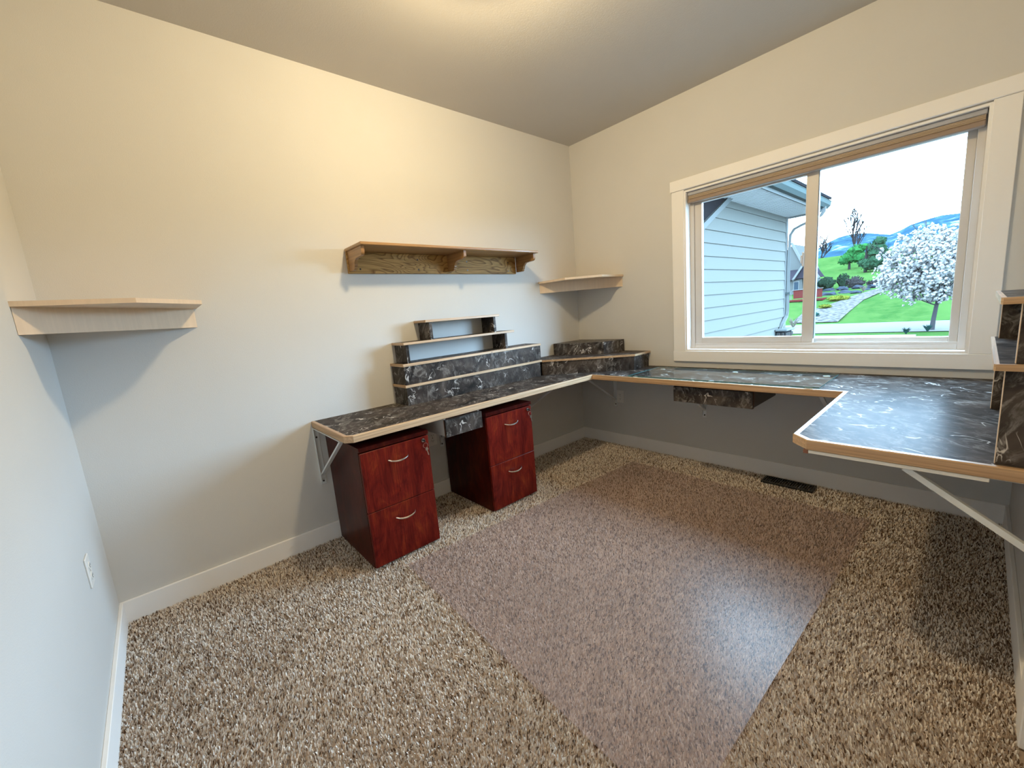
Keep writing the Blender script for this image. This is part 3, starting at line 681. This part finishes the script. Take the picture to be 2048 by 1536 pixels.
# --- trees
def leaves(mb, centres, n, size, spread, seed, flat=1.0):
    r = random.Random(seed)
    for (c, rad) in centres:
        c = Vector(c)
        for _ in range(int(n*rad*rad)):
            d = Vector((r.gauss(0,1), r.gauss(0,1), r.gauss(0,1))).normalized(); p = c + Vector((d.x, d.y, d.z*flat))*rad*(r.uniform(.55, 1.05))
            a = Vector((r.gauss(0,1), r.gauss(0,1), r.gauss(0,1))).normalized()*size*r.uniform(.6,1.3); b = a.orthogonal().normalized()*size*r.uniform(.35,.7); 
            mb.add([p-a, p+b, p+a, p-b], [(0,1,2,3)])
def branchy(mb, root, top, r0, depth, seed, spread=.5, n=3, out=None, up=.25, lr=(.62,.82)):
    r = random.Random(seed)
    def grow(p, d, ln, rad, k):
        pts = [p]; q = p.copy(); dd = d.copy()
        for i in range(3):
            dd = (dd + Vector((r.uniform(-1,1), r.uniform(-1,1), r.uniform(-.4,.8)))*.16).normalized(); q = q + dd*ln/3; pts.append(q.copy())
        mb.tube(pts, [rad, rad*.87, rad*.76, rad*.62], 5 if k > 2 else 4, True)
        if out is not None: out.append((q.copy(), k))
        if k <= 0: return
        for i in range(n):
            a = r.uniform(0, 6.283); s = r.uniform(.5, 1)*spread
            nd = (dd + Vector((math.cos(a)*s, math.sin(a)*s, up))).normalized(); grow(pts[r.choice((1,2,3,3))], nd, ln*r.uniform(*lr), rad*.63, k-1)
    root, top = Vector(root), Vector(top); grow(root, (top-root).normalized(), (top-root).length, r0, depth)

# blossom tree near the street
bt_ = empty('blossom_tree', (1.285, 20.8, GZ), label='white blossoming tree at the near side of the street', cat='tree')
tr_ = MB(); tips = []; T0 = Vector((1.285,20.8,GZ-.02)); F = Vector((1.36,20.85,.20))
tr_.tube([T0, (1.31,20.82,-.35), F, (1.42,20.85,.62), (1.30,20.8,1.3)], [.085,.070,.062,.05,.035], 8)
rel(tr_.build('trunk', M['bark2'], bt_, True))
limbs = [(F, (.70,20.5,.62), .03), (F,(1.95,20.9,.95),.036), ((1.42,20.85,.62),(.45,20.9,1.45),.028),((1.42,20.85,.62),(1.9,20.6,1.8),.03),((1.30,20.8,1.3),(1.25,21.0,2.6),.028),((1.30,20.8,1.3),(.35,20.6,2.0),.022),(F,(1.5,20.0,1.1),.028),(F,(1.2,21.6,1.2),.028)]
for i, (a, b, r_) in enumerate(limbs):
    q = MB(); branchy(q, a, b, r_, 2, 40+i, .55, 3, tips); rel(q.build('branch', M['bark2'], bt_))
q = MB(); r = random.Random(5); c0 = Vector((1.15,20.85,1.72))
def inside(p):
    d = p-c0; rx = 1.72 if d.x < 0 else 1.3; rz = 1.55 if d.z > 0 else 1.38
    k = 1 + .22*noise.noise(p*1.7)+.12*noise.noise(p*4.1)
    return (d.x/rx)**2+(d.y/1.5)**2+(d.z/rz)**2 < k*k
cnt = 0
while cnt < 4200:
    p = c0+Vector((r.uniform(-2,1.6), r.uniform(-1.6,1.6), r.uniform(-1.45,1.85)))
    if not inside(p): continue
    g = noise.noise(p*2.6+Vector((9,2,5)))
    if g < -.12 and r.random() < .75: continue
    s_ = r.uniform(.04,.082); q.ball(p, s_, 0, .0, (r.uniform(.7,1.3), 1, r.uniform(.6,1))) if False else None
    # cluster of petals: a squashed octahedron
    u = Vector((r.gauss(0,1),r.gauss(0,1),r.gauss(0,1))).normalized(); w = u.orthogonal().normalized(); x_ = u.cross(w)
    q.add([p+u*s_*1.2, p-u*s_*1.2, p+w*s_, p-w*s_, p+x_*s_*.8, p-x_*s_*.8], [(0,2,4),(0,4,3),(0,3,5),(0,5,2),(1,4,2),(1,3,4),(1,5,3),(1,2,5)]); cnt += 1
b_o = rel(q.build('blossom', M['blossom'], bt_)); b_o['kind'] = 'stuff'

def crown_tree(name, label, base, h, trunk_r, blobs, leafmat, n, size, seed, barkm='bark'):
    o = empty(name, base, label=label, cat='tree')
    t1 = MB(); top = Vector(base)+Vector((0,0,h)); bz = Vector(base)
    t1.tube([bz-Vector((0,0,.3)), bz+(top-bz)*.5, top], [trunk_r, trunk_r*.8, trunk_r*.4], 7)
    for c_, r_ in blobs: t1.tube([bz+(top-bz)*.55, (Vector(c_)+bz+(top-bz)*.6)/2, c_], [trunk_r*.5, trunk_r*.3, trunk_r*.12], 5)
    rel(t1.build('trunk', M[barkm], o))
    q = MB()
    for c_, r_ in blobs: q.ball(c_, r_*.82, 2, .25)
    leaves(q, blobs, n, size, 0, seed, .9); f_ = rel(q.build('foliage', leafmat, o)); f_['kind'] = 'stuff'
    return o
crown_tree('round_tree', 'bright green round tree on the hillside lawn', (-10.55,75,3.55), 2.2, .17, [((-10.7,75,5.3),.95),((-9.8,75.2,6.2),.95),((-11.2,74.8,4.95),.65),((-9.6,75,5.25),.9),((-9.0,75.3,6.6),.6),((-10.4,75,6.0),.8)], M['leafg'], 260, .14, 1)
crown_tree('evergreen_tree', 'dark green shaggy tree right of the bright green one', (-8.0,70,3.0), 3.2, .2, [((-7.0,70,4.2),1.15),((-6.2,70.2,4.6),.95),((-7.6,69.8,3.9),.95),((-6.9,70,5.6),1.1),((-6.7,70,6.7),.72),((-5.9,70.2,3.9),.7),((-7.3,70.1,6.0),.8),((-8.3,70,4.2),.6)], M['leafd'], 260, .17, 2)
def bare(name, label, base, h, r0, seed, spread=.45, depth=4):
    o = empty(name, base, label=label, cat='tree')
    q = MB(); branchy(q, (base[0],base[1],base[2]-.3), (base[0],base[1],base[2]+h*.30), r0, depth, seed, spread, 4, None, .55, (.66,.95))
    rel(q.build('branches', M['bark'], o)); return o
bare('bare_tree', 'tall leafless tree rising on the hill crest', (-16.6,118,7.0), 10.5, .26, 4, .85, 4)
bare('bare_tree', 'small leafless tree at the left of the hill crest', (-21.3,110,7.2), 5.0, .2, 9, 1.0, 4)

def bush(name, label, c, rx, rz, m_, seed, n=150, size=.1, cat='shrub'):
    q = MB(); q.ball(c, 1, 2, .3, (rx*.9, rx*.8, rz*.9))
    r = random.Random(seed)
    for _ in range(n):
        d = Vector((r.gauss(0,1), r.gauss(0,1), abs(r.gauss(0,1))*.9-.15)).normalized(); p = Vector(c)+Vector((d.x*rx, d.y*rx*.9, d.z*rz))*r.uniform(.85,1.1)
        a = Vector((r.gauss(0,1), r.gauss(0,1), r.gauss(0,1))).normalized()*size; b = a.orthogonal().normalized()*size*.6; q.add([p-a,p+b,p+a,p-b],[(0,1,2,3)])
    o = q.build(name, m_); return tag(o, label, cat)
bush('shrub', 'dark green shrub behind the blue-grey boulders, farthest left', (-7.35,46,1.62), .70, .62, M['shrub'], 1)
bush('shrub', 'taller dark shrub beside the farthest left one, behind the boulders', (-6.35,47.6,1.75), .50, .70, M['shrub'], 2)
bush('bare_shrub', 'purplish bare shrub behind the boulders', (-5.2,46,1.45), .70, .65, M['shrubp'], 3)
bush('bare_shrub', 'low brown bare shrub behind the boulders, toward the blossom tree', (-3.95,47.2,1.28), .62, .4, M['shrubp'], 4)
bush('bare_shrub', 'brown bare shrub partly hidden by the white blossoms', (-3.0,45.6,1.4), .5, .5, M['shrubp'], 5)
bush('golden_shrub', 'larger yellow low shrub at the gravel bed', (-4.75,37,.36), .68, .26, M['yellow'], 6, 200, .06)
bush('golden_shrub', 'smaller yellow low shrub, lower at the gravel bed', (-4.75,33,-.02), .38, .15, M['yellow'], 7, 120, .05)
bush('juniper', 'blue-green low juniper beside the window mullion', (-4.75,29.5,-.42), .42, .22, M['bluejun'], 8, 120, .05)
random.seed(11)
rocks = [(-6.05,40.5,.66,.55),(-5.0,40.9,.72,.44),(-4.25,40.3,.72,.30),(-5.55,43,1.08,.42),(-4.55,43.3,1.1,.44),(-3.55,43.0,1.1,.36),(-6.6,43.2,1.0,.42),(-3.75,41.6,.84,.26)]
rl = ['blue-grey boulder at the left end of the lower row','blue-grey boulder in the middle of the lower row','flat-topped boulder beside the gravel bed','boulder in the upper row, second from left','wide boulder in the middle of the upper row','small boulder at the right end of the upper row','boulder at the left end of the upper row behind the red deck','small boulder just above the gravel bed']
for (x,y,z,s_), lb in zip(rocks, rl): tag(MB().ball((x,y,z), s_, 2, .3, (1.15,.8,.5)).build('boulder', M['rock']), lb, 'boulder', 'landscape boulders')
def tuft(label, c, h, n, seed, m_):
    r = random.Random(seed); q = MB()
    for _ in range(n):
        a = r.uniform(0,6.283); s_ = r.uniform(.2,.7)*h; p = Vector(c); e_ = p+Vector((math.cos(a)*s_, math.sin(a)*s_, h*r.uniform(.7,1.1))); md = (p+e_)/2+Vector((0,0,h*.15)); w_ = Vector((.012,0,0))
        q.add([p-w_,p+w_,md+w_,md-w_,e_],[(0,1,2,3),(3,2,4)])
    return tag(q.build('ornamental_grass', m_), label, 'grass clump')
tuft('pale ornamental grass tuft among the boulders', (-3.75,40.2,.72), .55, 30, 1, M['straw'])
tuft('straw-coloured grass clump beside the driveway behind the wing', (-4.35,24.0,GZ), .62, 30, 2, M['straw'])
tuft('grey-green grass clump at the foot of the blossom tree', (1.2,20.2,GZ), .28, 60, 3, M['bluejun'])
tuft('low green grass clump left of the blossom tree foot', (.65,19.4,GZ), .25, 60, 4, M['bluejun'])

# far house with red deck
fh = empty('far_house', (-11,42,0), label='distant house with dark roof and white gable trim', cat='house')
def fp(mb, n, m_, par=None):
    o = mb.build(n, m_, par or fh)
    if par is None: rel(o)
    return o
fp(MB().box(-18, -8.35, 42, 50, -.2, 2.25), 'wall', M['hwall'])
fp(MB().prism([(41.6,2.25),(46,4.0),(50.4,2.25)], 0, -18, -8.75), 'roof', M['hroof'])
fp(MB().prism([(-13,2.3),(-9.6,5.6),(-8.6,3.35),(-8.6,2.3)], 1, 44, 49), 'gable_wall', M['hwall'])
fp(MB().bar((-9.75,43.9,5.75), (-8.62,43.9,3.35), .12, .2), 'gable_trim', M['htrim'])
fp(MB().prism([(-9.0,2.3),(-8.0,3.9),(-7.0,2.3)], 1, 41.8, 43.6), 'dormer', M['hroof'])
fp(MB().bar((-9.0,41.7,2.2), (-8.0,41.7,3.85), .1, .16), 'gable_trim', M['htrim'])
fp(MB().bar((-7.0,41.7,2.2), (-8.0,41.7,3.85), .1, .16), 'gable_trim', M['htrim'])
wf_ = fp(MB().box(-9.0, -8.52, 41.93, 42.0, 1.25, 2.10), 'window_trim', M['htrim']); fp(MB().box(-8.92, -8.60, 41.9, 41.95, 1.33, 2.02), 'window_glass', M['hglass'], wf_)
dk = empty('red_deck', (-7.5,39,0), label='red-painted raised deck beside the distant house', cat='deck')
def dkp(mb, n, m_): return rel(mb.build(n, m_, dk))
dkp(MB().box(-9.4, -5.85, 37.6, 39.4, .36, .50), 'deck_floor', M['deckred']); dkp(MB().box(-7.85, -5.9, 37.6, 37.66, .60, 1.28), 'railing_panel', M['deckred'])
dkp(MB().box(-7.95, -5.85, 37.55, 37.7, 1.28, 1.33), 'top_rail', M['htrim'])
for i in range(6): dkp(MB().box(-8.9+i*.17, -8.85+i*.17, 37.6, 37.65, .5, 1.30), 'baluster', M['htrim'])
for x in (-9.2, -7.6, -6.0): dkp(MB().box(x, x+.14, 37.7, 37.84, -.2, .36), 'post', M['deckred'])
